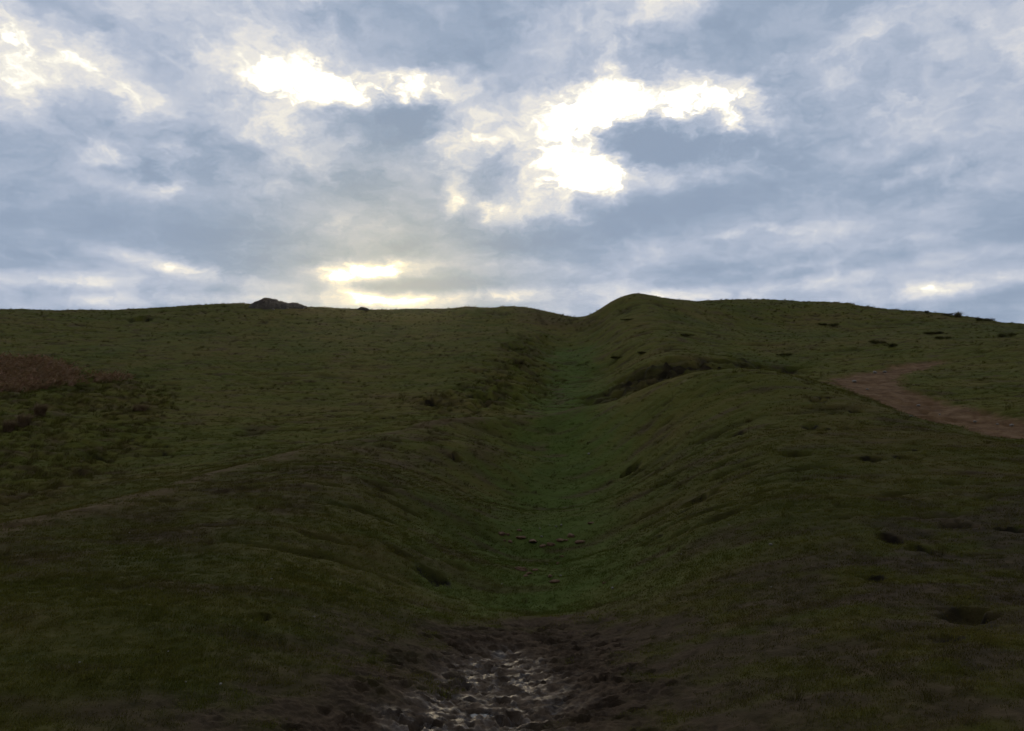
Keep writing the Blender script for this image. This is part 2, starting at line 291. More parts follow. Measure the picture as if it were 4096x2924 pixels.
def masks(x, y):
    r_ = np.hypot(x, y); n1 = fbm(x * .9, y * .9, 3); n2 = fbm(x * 4.0, y * 4.0, 3)
    M = {}
    M['path'] = smooth(-.65, .12, sdf(x, y, PATH) + n1 * .30 + n2 * .25)
    M['scar'] = smooth(-.5, .4, sdf(x, y, SCAR) + n1 * .6) * (.35 + .65 * smooth(-.5, .15, fbm(x * .55 + 4, y * 1.3, 3)))
    M['mud'] = smooth(-.95, .60, sdf(x, y, MUD) + n1 * .50 + n2 * .30)
    M['core'] = smooth(-.28, .25, sdf(x, y, CORE) + n1 * .12 + n2 * .16)
    M['rough'] = np.maximum(smooth(-1.0, 1.0, sdf(x, y, ROUGH) + n1 * .8), M.setdefault('steps', smooth(-1.0, 1.2, sdf(x, y, ROUGH2) + n1 * .9)) * .75)
    rid = smooth(-1.5, 1.0, sdf(x, y, RIDGE) + n1)
    streak = fbm(x * .55 + 3, y * 1.3, 3)
    M['worn'] = (1 - smooth(.12, .75, segdist(x, y, TRAIL) + n2 * .22 + n1 * .25)) * smooth(-.5, .2, fbm(x * .5 + 9, y * .5, 2))
    M['lush'] = (1 - smooth(.2, 3.0, segdist(x, y, FLOOR) + n1 * .9 + n2 * .3)) * (1 - M['mud'])
    dry = .5 * M['worn']
    dry = np.maximum(dry, smooth(-1.2, .8, sdf(x, y, DRYLEFT) + n1 * .6) * smooth(-.6, .5, fbm(x * .8 + 19, y * .8, 3)) * .85)
    dry = np.maximum(dry, .75 * smooth(.15, .75, streak))
    bz = smooth(-1.0, .9, sdf(x, y, BROWN) + n1 * .5)
    M['brown'] = bz * smooth(-.55, .35, fbm(x * 1.3, y * 1.3, 3) + .25 * n2)
    dry = np.maximum(dry, .6 * rid)
    dry = np.maximum(dry, .8 * M['rough'] * smooth(.1, .6, fbm(x * .9 + 31, y * .9, 3)))
    M['dry'] = np.clip(dry, 0, 1); M['ridge'] = rid
    patch = smooth(-.25, .45, fbm(x * .07 + 3, y * .09, 2))
    M['near_shade'] = 1 - smooth(10, 38, r_)  # strength of the painted darkening, falling off with distance from the eye
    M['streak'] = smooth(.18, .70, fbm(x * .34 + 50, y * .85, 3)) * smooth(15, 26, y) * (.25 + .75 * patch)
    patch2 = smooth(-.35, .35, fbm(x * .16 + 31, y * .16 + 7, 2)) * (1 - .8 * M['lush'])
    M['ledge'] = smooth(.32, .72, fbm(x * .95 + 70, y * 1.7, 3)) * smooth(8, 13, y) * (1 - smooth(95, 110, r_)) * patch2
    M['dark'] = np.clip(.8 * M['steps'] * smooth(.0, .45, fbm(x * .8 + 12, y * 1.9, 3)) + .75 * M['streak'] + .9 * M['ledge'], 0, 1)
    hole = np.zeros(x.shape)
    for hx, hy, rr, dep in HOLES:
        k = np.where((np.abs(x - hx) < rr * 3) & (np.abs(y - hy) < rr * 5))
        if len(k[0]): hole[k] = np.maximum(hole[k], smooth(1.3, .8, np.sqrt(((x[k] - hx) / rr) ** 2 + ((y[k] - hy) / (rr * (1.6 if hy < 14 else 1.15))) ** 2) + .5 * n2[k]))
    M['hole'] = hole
    return M
def height(x, y, M=None):
    if M is None: M = masks(x, y)
    z = ground0(x, y); r = np.hypot(x, y); far = smooth(14, 32, y) * (1 - smooth(110, 160, r))
    z = z + fbm(x * .28, y * .28, 3) * .07 * smooth(6, 25, r) + (fbm(x * .9 + 5, y * .9, 3) * .028 + fbm(x * 3.1, y * 3.1, 2) * .011) * (1 - .65 * smooth(18, 45, r))
    z = z + -.10 * M['ledge'] + far * (-.12 * M['streak'] + .035 * fbm(x * .4, y * 1.2 + 40, 2))     # terracettes
    z = z + M['rough'] * (.16 * np.abs(fbm(x * .75 + 8, y * .9, 3)) + .07 * fbm(x * 2.0, y * 2.2, 2)) + M['steps'] * (.26 * fbm(x * .55 + 2, y * 1.5, 3) - .12 * smooth(.0, .4, fbm(x * .8 + 12, y * 1.9, 3))) + M['ridge'] * .10 * fbm(x * 1.3, y * 1.3, 3)
    z = z + .11 * np.abs(fbm(x * .7, y * .5, 3)) * smooth(18, 30, x) * smooth(70, 78, y) * (1 - smooth(95, 110, r)) + .06 * fbm(x * .5, y * .5, 3) * smooth(76, 82, y) * (1 - smooth(100, 120, r))
    s = M['scar']; t = (z + .45 * fbm(x * .35, y * .5, 2)) / .62; fr = t - np.floor(t)
    z = z + s * ((smooth(.62, 1.0, fr) - fr) * .60 + .42 * fbm(x * .8, y * 1.8, 3) + .14 * fbm(x * 2.6, y * 3.2, 2) - .20)
    z = z - M['path'] * (.10 - .05 * fbm(x * 1.1, y * 1.1, 3) - .02 * fbm(x * 4, y * 4, 2))
    for hx, hy, rr, dep in HOLES:
        k = np.where((np.abs(x - hx) < rr * 4) & (np.abs(y - hy) < rr * 7))
        if len(k[0]) == 0: continue
        wob = 1 + .45 * fbm((x[k] - hx) / rr * .8 + hx, (y[k] - hy) / rr * .8 + hy, 2)
        dd = np.sqrt(((x[k] - hx) / rr) ** 2 + ((y[k] - hy) / (rr * (1.6 if hy < 14 else 1.15))) ** 2) * wob
        z[k] += -dep * rr * 1.9 * np.exp(-dd ** 6) + 0 * dep * rr * .22 * np.exp(-((dd - 1.35) / .3) ** 2) * (y[k] < hy + rr * .2)
    m = M['mud']
    z = z + m * (.014 * fbm(x * 5, y * 5, 3) + .014 * fbm(x * 17, y * 17, 3)) - .04 * M['core']
    near = np.where((np.abs(x) < 3.4) & (y > 1.5) & (y < 11))
    if len(near[0]):
        nx, ny, nz_ = x[near], y[near], z[near]; od = np.argsort(ny); inv = np.empty_like(od); inv[od] = np.arange(len(od)); nx, ny, nz_ = nx[od], ny[od], nz_[od]
        for hx, hy, rr, an, asp, dep in HOOF:
            a0, a1 = np.searchsorted(ny, (hy - rr * 2.2, hy + rr * 2.2)); k = a0 + np.where(np.abs(nx[a0:a1] - hx) < rr * 2.2)[0]
            if len(k) == 0: continue
            ca, sa = math.cos(an), math.sin(an); ex = (nx[k] - hx) * ca + (ny[k] - hy) * sa; ey = -(nx[k] - hx) * sa + (ny[k] - hy) * ca
            dd = np.sqrt((ex / rr) ** 2 + (ey / (rr * asp)) ** 2) * (1 + .3 * perlin(nx[k] * 22, ny[k] * 22))
            nz_[k] += -dep * rr * np.exp(-dd ** 6) + .28 * dep * rr * np.exp(-((dd - 1.25) / .28) ** 2)
        for hx, hy, rr in PUDDLES:
            k = np.where((np.abs(nx - hx) < rr * 3) & (np.abs(ny - hy) < rr * 3))[0]
            if len(k): nz_[k] += -.045 * np.exp(-(((nx[k] - hx) / rr) ** 2 + ((ny[k] - hy) / rr) ** 2) ** 2)
        z[near] = nz_[inv]
    return z

# one sheet from the camera's feet to the far plain, finer where the photograph looks
th = np.radians(np.r_[np.linspace(-40, 40, 860), np.linspace(40, 320, 112)[1:-1]])
rad = np.r_[np.linspace(.03, 4.2, 26)[:-1], np.geomspace(4.2, 9.5, 300)[:-1], np.geomspace(9.5, 112, 500)[:-1], np.geomspace(112, 4000, 40)]
RR, TT = np.meshgrid(rad, th, indexing='ij'); GX = RR * np.sin(TT); GY = RR * np.cos(TT)
gm = masks(GX, GY); GZ = height(GX, GY, gm)
nr, nt = GX.shape
co = np.stack([GX, GY, GZ], -1).reshape(-1, 3)
i0 = (np.arange(nr - 1)[:, None] * nt + np.arange(nt)[None, :]); i1 = (np.arange(nr - 1)[:, None] * nt + (np.arange(nt)[None, :] + 1) % nt)
quads = np.stack([i0, i0 + nt, i1 + nt, i1], -1).reshape(-1, 4)[:, ::-1]
# smooth normals of the whole sheet, so that its pieces meet without a seam
fn = np.cross(co[quads[:, 2]] - co[quads[:, 0]], co[quads[:, 3]] - co[quads[:, 1]]); vn = np.zeros_like(co)
for k in range(4): np.add.at(vn, quads[:, k], fn)
if vn[:, 2].mean() < 0: quads = quads[:, ::-1]; vn = -vn
vn /= np.linalg.norm(vn, axis=1)[:, None] + 1e-12
fm = {k: m.reshape(-1)[quads].mean(1) for k, m in gm.items()}
part = np.zeros(len(quads), int); part[fm['scar'] > .5] = 3; part[fm['mud'] > .5] = 2; part[fm['path'] > .5] = 1
ATTR = ('near_shade', 'worn', 'lush', 'hole', 'brown', 'path', 'scar', 'mud', 'core', 'rough', 'dry', 'dark')
def sheet(name, sel, label, cap=False):
    Q = quads[sel]; used, inv = np.unique(Q, return_inverse=True); Q = inv.reshape(-1, 4); V = co[used]
    me = bpy.data.meshes.new(name); nv = len(V); nf = len(Q); extra = 0
    me.vertices.add(nv); me.vertices.foreach_set('co', V.astype(np.float32).ravel())
    me.loops.add(nf * 4); me.loops.foreach_set('vertex_index', Q.astype(np.int32).ravel())
    me.polygons.add(nf); me.polygons.foreach_set('loop_start', np.arange(0, nf * 4, 4, dtype=np.int32)); me.polygons.foreach_set('loop_total', np.full(nf, 4, np.int32))
    me.update(calc_edges=True); me.polygons.foreach_set('use_smooth', np.ones(nf, bool))
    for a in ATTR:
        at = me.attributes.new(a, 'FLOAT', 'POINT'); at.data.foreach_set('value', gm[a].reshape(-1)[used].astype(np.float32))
    me.normals_split_custom_set_from_vertices(vn[used].astype(np.float32))
    o = bpy.data.objects.new(name, me); col.objects.link(o); o['kind'] = 'structure'; o['label'] = label
    me.materials.append(MAT['ground']); return o
# ---------------------------------------------------------------- materials
MAT = {}
def new_mat(name):
    m = bpy.data.materials.new(name); m.use_nodes = True; m.node_tree.nodes.clear(); MAT[name] = m; return m, N(m.node_tree)
def attr(g, name, typ='GEOMETRY'):
    return g.n('ShaderNodeAttribute', attribute_name=name, attribute_type=typ).outputs['Fac']
def turf_colour(g, P, dry, dark, lush):
    """grazed turf: patches of fresh, tired and yellowing grass; the same field colours soil and blades"""
    st = g.vm('MULTIPLY', P, (0.55, 1.25, 0.8))
    big = g.noise(P, 0.16, 3.0, 0.55).outputs['Fac']; mid = g.noise(st, 1.1, 4.0, 0.6, 0.4).outputs['Fac']; fine = g.noise(P, 11.0, 3.0, 0.65).outputs['Fac']
    f = g.m('MULTIPLY_ADD', big, 0.78, g.m('MULTIPLY_ADD', mid, 0.50, g.m('MULTIPLY', fine, 0.35)))
    c = g.ramp(f, [(0.42, (0.042, 0.056, 0.009)), (0.64, (0.077, 0.083, 0.013)), (0.82, (0.114, 0.104, 0.018)), (1.0, (0.142, 0.104, 0.028))])
    c = g.mix(g.m('MULTIPLY', lush, g.maprange(mid, 0.25, 0.6, 0.55, 0.95)), c, g.mix(fine, (0.064, 0.090, 0.015), (0.106, 0.136, 0.026)))
    dn = g.noise(st, 2.3, 4.0, 0.6).outputs['Fac']
    dc = g.ramp(dn, [(0.3, (0.058, 0.034, 0.019)), (0.5, (0.095, 0.062, 0.030)), (0.7, (0.140, 0.096, 0.048))])
    c = g.mix(g.m('MULTIPLY', dry, g.maprange(mid, 0.25, 0.6, 0.35, 1.0), clamp=True), c, dc)
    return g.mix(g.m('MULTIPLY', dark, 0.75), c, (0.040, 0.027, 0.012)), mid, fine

m, g = new_mat('ground')
geo = g.n('ShaderNodeNewGeometry'); P = geo.outputs['Position']
c, mid, fine = turf_colour(g, P, attr(g, 'dry'), attr(g, 'dark'), attr(g, 'lush'))
# painted shade between the blades: the sheet's turf colour darkens towards the camera
c = g.mix(g.m('MULTIPLY', attr(g, 'near_shade'), g.m('MULTIPLY_ADD', attr(g, 'lush'), -0.45, 0.75)), c, g.mix(1.0, c, (0.42, 0.40, 0.45), 'MULTIPLY'))
c = g.mix(g.m('MULTIPLY', attr(g, 'worn'), 0.75), c, g.mix(fine, (0.080, 0.050, 0.022), (0.145, 0.096, 0.045)))
pn = g.noise(P, 1.7, 5.0, 0.65).outputs['Fac']; pf = g.noise(P, 22.0, 3.0, 0.7).outputs['Fac']
pc = g.ramp(g.m('MULTIPLY_ADD', pf, 0.4, g.m('MULTIPLY', pn, 0.7)), [(0.3, (0.066, 0.034, 0.0145)), (0.50, (0.140, 0.076, 0.034)), (0.70, (0.25, 0.148, 0.074))])
vo = g.n('ShaderNodeTexVoronoi', {'Vector': P, 'Scale': 9.0}); pc = g.mix(g.maprange(vo.outputs['Distance'], 0.10, 0.05), pc, (0.20, 0.14, 0.10))
c = g.mix(attr(g, 'path'), c, pc)
sn = g.noise(g.vm('MULTIPLY', P, (0.7, 1.2, 2.5)), 1.6, 4.0, 0.6).outputs['Fac']
c = g.mix(g.m('MULTIPLY', attr(g, 'scar'), 0.95), c, g.ramp(sn, [(0.35, (0.014, 0.010, 0.006)), (0.55, (0.032, 0.022, 0.012)), (0.75, (0.070, 0.055, 0.022))]))
mn = g.noise(P, 5.0, 5.0, 0.6).outputs['Fac']
c = g.mix(g.m('MULTIPLY', attr(g, 'brown'), 0.8), c, g.ramp(g.noise(P, 7.0, 5.0, 0.65).outputs['Fac'], [(0.3, (0.026, 0.017, 0.010)), (0.5, (0.052, 0.034, 0.020)), (0.7, (0.090, 0.060, 0.036))]))
c = g.mix(g.m('MULTIPLY', attr(g, 'mud'), 0.97), c, g.ramp(mn, [(0.3, (0.028, 0.018, 0.011)), (0.55, (0.066, 0.043, 0.026)), (0.75, (0.120, 0.080, 0.050))]))
c = g.mix(g.m('MULTIPLY', attr(g, 'core'), 0.8), c, g.ramp(mn, [(0.3, (0.030, 0.020, 0.013)), (0.55, (0.120, 0.084, 0.056)), (0.75, (0.24, 0.175, 0.120))]))
c = g.mix(g.m('MULTIPLY', attr(g, 'hole'), 0.92), c, (0.014, 0.010, 0.007))  # bare burrow soil, darkened to stand in for shade inside the hollow
wet = g.m('MULTIPLY', attr(g, 'core'), g.maprange(g.noise(P, 7.0, 4.0, 0.6).outputs['Fac'], 0.40, 0.62))
ro = g.n('ShaderNodeMix', {0: wet, 2: 0.95, 3: 0.36}).outputs[0]
sp = g.n('ShaderNodeMix', {0: wet, 2: 0.05, 3: 0.28}).outputs[0]
h = g.m('MULTIPLY_ADD', g.noise(P, 30.0, 4.0, 0.7).outputs['Fac'], 0.014, g.m('MULTIPLY', g.noise(P, 6.0, 3.0, 0.6).outputs['Fac'], 0.03))
h = g.m('MULTIPLY_ADD', g.m('MULTIPLY', attr(g, 'mud'), g.noise(P, 45.0, 5.0, 0.7).outputs['Fac']), 0.035, h)
bp = g.n('ShaderNodeBump', {'Height': h, 'Strength': 0.6, 'Distance': 1.0})
bs = g.n('ShaderNodeBsdfPrincipled', {'Base Color': c, 'Roughness': ro, 'Specular IOR Level': sp, 'Normal': bp.outputs[0]})
g.n('ShaderNodeOutputMaterial', {'Surface': bs.outputs[0]})

def leaf_mat(name, colour_fn, trans=0.35):
    m, g = new_mat(name); geo = g.n('ShaderNodeNewGeometry')
    c = colour_fn(g, geo.outputs['Position'])
    d = g.n('ShaderNodeBsdfDiffuse', {'Color': c, 'Roughness': 0.6}); t = g.n('ShaderNodeBsdfTranslucent', {'Color': g.mix(0.5, c, (0.10, 0.10, 0.015))})
    mx = g.n('ShaderNodeMixShader', {0: trans, 1: d.outputs[0], 2: t.outputs[0]})
    g.n('ShaderNodeOutputMaterial', {'Surface': mx.outputs[0]}); return m
def grass_col(g, P):
    c, mid, fine = turf_colour(g, P, attr(g, 'dry', 'INSTANCER'), attr(g, 'dark', 'INSTANCER'), attr(g, 'lush', 'INSTANCER'))
    c = g.mix(g.m('MULTIPLY', attr(g, 'brown', 'INSTANCER'), 0.75), c, (0.058, 0.040, 0.022))
    rnd = g.n('ShaderNodeObjectInfo').outputs['Random']
    h = g.n('ShaderNodeHueSaturation', {'Color': c, 'Value': g.maprange(rnd, 0, 1, 0.75, 1.45, False), 'Hue': g.maprange(rnd, 0, 1, 0.488, 0.506, False), 'Saturation': 0.95})
    return h.outputs[0]
leaf_mat('grass', grass_col)
leaf_mat('dry_grass', lambda g, P: g.ramp(g.noise(P, 5.0, 3.0, 0.6).outputs['Fac'], [(0.3, (0.17, 0.105, 0.062)), (0.5, (0.30, 0.19, 0.12)), (0.72, (0.45, 0.32, 0.20))]), 0.45)
leaf_mat('bracken', lambda g, P: g.ramp(g.noise(P, 3.0, 3.0, 0.7).outputs['Fac'], [(0.3, (0.20, 0.098, 0.054)), (0.5, (0.37, 0.205, 0.120)), (0.7, (0.52, 0.36, 0.24))]), 0.35)
leaf_mat('heath', lambda g, P: g.ramp(g.noise(P, 8.0, 3.0, 0.6).outputs['Fac'], [(0.3, (0.040, 0.034, 0.014)), (0.55, (0.070, 0.060, 0.024)), (0.75, (0.110, 0.088, 0.040))]), 0.35)
leaf_mat('pale_grass', lambda g, P: g.ramp(g.noise(P, 5.0, 3.0, 0.6).outputs['Fac'], [(0.3, (0.10, 0.075, 0.035)), (0.6, (0.19, 0.15, 0.07)), (0.75, (0.24, 0.20, 0.11))]), 0.35)
def rock_mat(name, stops, scale=6.0, bump=.03, rough=.9):
    m, g = new_mat(name); tcd = g.n('ShaderNodeTexCoord').outputs['Object']
    n1 = g.noise(tcd, scale, 6.0, 0.65).outputs['Fac']; n2 = g.noise(tcd, scale * 5, 4.0, 0.7).outputs['Fac']
    c = g.ramp(g.m('MULTIPLY_ADD', n2, 0.4, g.m('MULTIPLY', n1, 0.65)), stops)
    bp = g.n('ShaderNodeBump', {'Height': g.m('ADD', g.m('MULTIPLY', n1, bump), g.m('MULTIPLY', n2, bump * .4)), 'Strength': 0.8, 'Distance': 1.0})
    bs = g.n('ShaderNodeBsdfPrincipled', {'Base Color': c, 'Roughness': rough, 'Specular IOR Level': 0.2, 'Normal': bp.outputs[0]})
    g.n('ShaderNodeOutputMaterial', {'Surface': bs.outputs[0]})
rock_mat('rock', [(0.35, (0.030, 0.026, 0.020)), (0.52, (0.060, 0.052, 0.042)), (0.68, (0.10, 0.090, 0.074))], 2.0, .06)
rock_mat('stone', [(0.35, (0.20, 0.17, 0.14)), (0.52, (0.32, 0.28, 0.23)), (0.68, (0.46, 0.42, 0.36))], 14.0, .006)
rock_mat('clod', [(0.35, (0.110, 0.060, 0.032)), (0.52, (0.185, 0.104, 0.058)), (0.68, (0.27, 0.160, 0.092))], 18.0, .012)
m, g = new_mat('water')
bs = g.n('ShaderNodeBsdfPrincipled', {'Base Color': (0.03, 0.025, 0.02, 1), 'Roughness': 0.04, 'IOR': 1.33, 'Specular IOR Level': 0.5, 'Normal': g.n('ShaderNodeBump', {'Height': g.noise(g.n('ShaderNodeNewGeometry').outputs['Position'], 40.0, 2.0).outputs['Fac'], 'Strength': 0.15, 'Distance': 0.01}).outputs[0]})
g.n('ShaderNodeOutputMaterial', {'Surface': bs.outputs[0]})
rock_mat('twig', [(0.3, (0.03, 0.022, 0.016)), (0.7, (0.07, 0.05, 0.04))], 9.0, .01)

# ---------------------------------------------------------------- the setting
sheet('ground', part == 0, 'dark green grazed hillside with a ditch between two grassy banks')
sheet('dirt_path', part == 1, 'reddish bare dirt path curving round the right bank')
sheet('mud', part == 2, 'wet trampled mud at the bottom of the ditch')
sheet('eroded_bank', part == 3, 'dark eroded earth bank below the upper mound')
def mesh_obj(name, V, F, mat, parent=None, smooth_=True):
    me = bpy.data.meshes.new(name); me.from_pydata([tuple(v) for v in V], [], [tuple(f) for f in F]); me.update()
    if smooth_: me.polygons.foreach_set('use_smooth', np.ones(len(me.polygons), bool))
    me.materials.append(MAT[mat]); o = bpy.data.objects.new(name, me); col.objects.link(o); o.parent = parent; return o
def tag(o, label, cat=None, group=None, kind=None):
    o['label'] = label
    if cat: o['category'] = cat
    if group: o['group'] = group
    if kind: o['kind'] = kind
    return o
def gz(x, y): return float(height(np.array([float(x)]), np.array([float(y)]))[0])
def seat(u, v):                 # a point of the finished ground in a line of sight
    a, b = ray(u, v); yh = hit(u, v)[1]; t = np.geomspace(yh * .82, min(yh * 1.2, 120), 160); z = height(a * t, t); s = z - b * t
    i = np.argmax(s > 0) if (s > 0).any() else int(np.argmax(s)); return a * t[i], t[i], float(z[i])
for hx, hy, rr in PUDDLES:
    rg = np.random.RandomState(int(hx * 1000) % 1000 + 5); k = 18; an = np.linspace(0, 2 * np.pi, k, endpoint=False)
    r = rr * (.75 + .25 * rg.rand(k)) * 1.0; z0 = gz(hx, hy) + .022
    o = mesh_obj('puddle', [(0, 0, 0)] + [(r[i] * math.cos(an[i]) * 1.25, r[i] * math.sin(an[i]) * .9, 0) for i in range(k)], [(0, i + 1, (i + 1) % k + 1) for i in range(k)], 'water')
    o.location = (hx, hy, z0); tag(o, 'small puddle of water in a hoofprint in the mud', kind='structure')

# ---------------------------------------------------------------- grass (nobody could count it)
lib = bpy.data.collections.new('tuft_library')
def tuft(name, n, hmin, hmax, spread, width, lean, seed, mat):
    rg = np.random.RandomState(seed); V = []; F = []
    for i in range(n):
        a = rg.uniform(0, 2 * math.pi); r = spread * math.sqrt(rg.rand()); bx, by = r * math.cos(a), r * math.sin(a)
        hh = rg.uniform(hmin, hmax); la = rg.normal(.35, .9); ln = hh * lean * rg.uniform(.3, 1.2); dxx, dyy = math.cos(la) * ln, math.sin(la) * ln
        fa = rg.uniform(0, math.pi); wx, wy = math.cos(fa) * width * .5, math.sin(fa) * width * .5; k = len(V)
        V += [(bx - wx, by - wy, -hh * .25), (bx + wx, by + wy, -hh * .25), (bx + dxx * .4 - wx * .8, by + dyy * .4 - wy * .8, hh * .62), (bx + dxx * .4 + wx * .8, by + dyy * .4 + wy * .8, hh * .62), (bx + dxx, by + dyy, hh * (.95 if lean < 1 else .72))]
        F += [(k, k + 1, k + 3, k + 2), (k + 2, k + 3, k + 4)]
    me = bpy.data.meshes.new(name); me.from_pydata(V, [], F); me.update(); me.materials.append(MAT[mat])
    o = bpy.data.objects.new(name, me); lib_c.objects.link(o); return o
def scatter(name, protos, pts, rot, scl, dry, dark, brown, lush, label, cat):
    global lib_c
    lib_c = bpy.data.collections.new(name + '_library')
    for p in protos: tuft(*p)
    me = bpy.data.meshes.new(name); me.vertices.add(len(pts)); me.vertices.foreach_set('co', pts.astype(np.float32).ravel())
    me.attributes.new('rot', 'FLOAT_VECTOR', 'POINT').data.foreach_set('vector', rot.astype(np.float32).ravel())
    me.attributes.new('scl', 'FLOAT_VECTOR', 'POINT').data.foreach_set('vector', scl.astype(np.float32).ravel())
    for k, v in (('dry', dry), ('dark', dark), ('brown', brown), ('lush', lush)): me.attributes.new(k, 'FLOAT', 'POINT').data.foreach_set('value', v.astype(np.float32))
    me.update()
    o = bpy.data.objects.new(name, me); col.objects.link(o)
    ng = bpy.data.node_groups.new(name, 'GeometryNodeTree'); ng.interface.new_socket('Geometry', in_out='INPUT', socket_type='NodeSocketGeometry'); ng.interface.new_socket('Geometry', in_out='OUTPUT', socket_type='NodeSocketGeometry')
    gi = ng.nodes.new('NodeGroupInput'); go = ng.nodes.new('NodeGroupOutput'); ip = ng.nodes.new('GeometryNodeInstanceOnPoints'); ci = ng.nodes.new('GeometryNodeCollectionInfo')
    ci.inputs['Collection'].default_value = lib_c; ci.inputs['Separate Children'].default_value = True; ci.inputs['Reset Children'].default_value = True
    ra = ng.nodes.new('GeometryNodeInputNamedAttribute'); ra.data_type = 'FLOAT_VECTOR'; ra.inputs['Name'].default_value = 'rot'
    sa = ng.nodes.new('GeometryNodeInputNamedAttribute'); sa.data_type = 'FLOAT_VECTOR'; sa.inputs['Name'].default_value = 'scl'
    ip.inputs['Pick Instance'].default_value = True; L = ng.links.new
    L(gi.outputs[0], ip.inputs['Points']); L(ci.outputs[0], ip.inputs['Instance']); L(ra.outputs[0], ip.inputs['Rotation']); L(sa.outputs[0], ip.inputs['Scale']); L(ip.outputs[0], go.inputs[0])
    o.modifiers.new('scatter', 'NODES').node_group = ng
    return tag(o, label, cat, kind='stuff')
def spread_points(bands, seed):
    rg = np.random.RandomState(seed); X = []; S = []
    for r0, r1, dens, s in bands:
        n = int(dens * math.radians(78) / 2 * (r1 * r1 - r0 * r0)); r = np.sqrt(rg.uniform(r0 * r0, r1 * r1, n)); t = np.radians(rg.uniform(-39, 39, n))
        X.append(np.stack([r * np.sin(t), r * np.cos(t)], 1)); S.append(np.full(n, s))
    return np.concatenate(X), np.concatenate(S), rg
XY, S, rg = spread_points([(3.6, 6.5, 620, .65), (6.5, 9.5, 440, .75), (9.5, 15, 210, .95), (15, 24, 90, 1.25), (24, 40, 38, 1.5), (40, 64, 18, 1.7), (64, 100, 10, 1.8)], 11)
gmk = masks(XY[:, 0], XY[:, 1])
keep = rg.rand(len(XY)) > np.clip(gmk['path'] * 1.05 + gmk['mud'] * 1.02 + gmk['scar'] * .9 + gmk['hole'] + .55 * gmk['brown'] + .8 * gmk['worn'], 0, 1)
XY = XY[keep]; S = S[keep]; gmk = {k: v[keep] for k, v in gmk.items()}; ZZ = height(XY[:, 0], XY[:, 1], gmk); n = len(XY)
nz = fbm(XY[:, 0] * .8, XY[:, 1] * .8, 2)
rot = np.stack([rg.normal(0, .12, n), rg.normal(0, .12, n), rg.normal(0, .8, n)], 1)
scatter('turf_grass', [('turf_tuft', 18, .010, .034, .085, .0055, 1.1, 100 + k, 'grass') for k in range(6)], np.c_[XY, ZZ], rot, (S * rg.uniform(.7, 1.25, n) * (1 + .3 * nz))[:, None] * np.stack([np.ones(n), np.ones(n), .9 / (1 + .35 * (S - .8))], 1), gmk['dry'] * rg.uniform(.5, 1.2, n), gmk['dark'], gmk['brown'], gmk['lush'], 'short grazed turf covering the hillside and both banks', 'grass')
XY, S, rg = spread_points([(3.6, 9.5, 7, .55), (9.5, 24, 5, .8), (24, 50, 7, 1.1), (50, 98, 2.4, 1.5)], 12)
gmk = masks(XY[:, 0], XY[:, 1])
pr = np.clip(.12 + 1.0 * gmk['rough'] + .35 * gmk['dry'] + .5 * gmk['scar'] + .3 * gmk['ridge'] + .25 * gmk['dark'] + .45 * smooth(73, 82, XY[:, 1]), 0, 1) * (1 - gmk['path']) * (1 - gmk['core']) * (1 - .75 * gmk['mud']) * (1 - gmk['hole'])
keep = rg.rand(len(XY)) < pr; XY = XY[keep]; S = S[keep]; gmk = {k: v[keep] for k, v in gmk.items()}; ZZ = height(XY[:, 0], XY[:, 1], gmk); n = len(XY)
rot = np.stack([rg.normal(0, .15, n), rg.normal(0, .15, n), rg.normal(0, .7, n)], 1)
scatter('rough_grass', [('grass_tuft', 30, .05, .15, .07, .006, 1.3, 200 + k, 'grass') for k in range(5)], np.c_[XY, ZZ], rot, (S * rg.uniform(.6, 1.3, n) * (1 + .5 * gmk['rough']))[:, None] * np.array([[1, 1, .85]]), np.clip(gmk['dry'] * (1 - .5 * gmk['rough']) + rg.choice([0, 0, .8], n), 0, 1), gmk['dark'] * .7 + gmk['scar'] * .6, gmk['brown'], gmk['lush'], 'longer tufty grass standing out of the turf', 'grass')

# ---------------------------------------------------------------- dead bracken on the left hillside
def bracken(name, poly, count, seed, label):
    rg = np.random.RandomState(seed); pp = np.array(plan(poly)); V = []; F = []; lo = pp.min(0) - 1.5; hi = pp.max(0) + 1.5; got = 0
    while got < count:
        x, y = rg.uniform(lo[0], hi[0]), rg.uniform(lo[1], hi[1])
        if sdf(np.array([x]), np.array([y]), pp)[0] < -.9 * rg.rand() ** 2: continue
        got += 1; z = float(ground0(np.array([x]), np.array([y]))[0]) + .04; Lh = rg.uniform(.22, .75); a = rg.normal(.3, 1.3); ca, sa = math.cos(a), math.sin(a); bend = rg.uniform(.5, 1.4); pts = []
        for k in range(7):
            t = k / 6; pts.append(np.array([x + ca * Lh * bend * t * t * .7, y + sa * Lh * bend * t * t * .7, z - .05 + Lh * (t - .42 * bend * t * t * .8)]))
        side = np.array([-sa, ca, 0])
        for k in range(6):
            w = .007 * (1 - k / 7); b = len(V); V += [pts[k] - side * w, pts[k] + side * w, pts[k+1] + side * w, pts[k+1] - side * w]; F.append((b, b+1, b+2, b+3))
            if k >= 1:
                for s in (-1, 1):
                    l = Lh * .30 * (1.1 - k / 6) * rg.uniform(.6, 1.2); b = len(V); dr = np.array([rg.normal(0, .04), rg.normal(0, .04), -rg.uniform(.0, .6) * l])
                    V += [pts[k], pts[k+1], pts[k] * .5 + pts[k+1] * .5 + side * s * l + dr]; F.append((b, b+1, b+2))
    o = mesh_obj(name, V, F, 'bracken', smooth_=False); return tag(o, label, 'bracken', kind='stuff')
bracken('dead_bracken', [(-60,1450),(0,1440),(140,1445),(230,1470),(285,1510),(270,1545),(180,1562),(60,1572),(-60,1575)], 2300, 5, 'bed of reddish brown dead bracken on the left hillside')
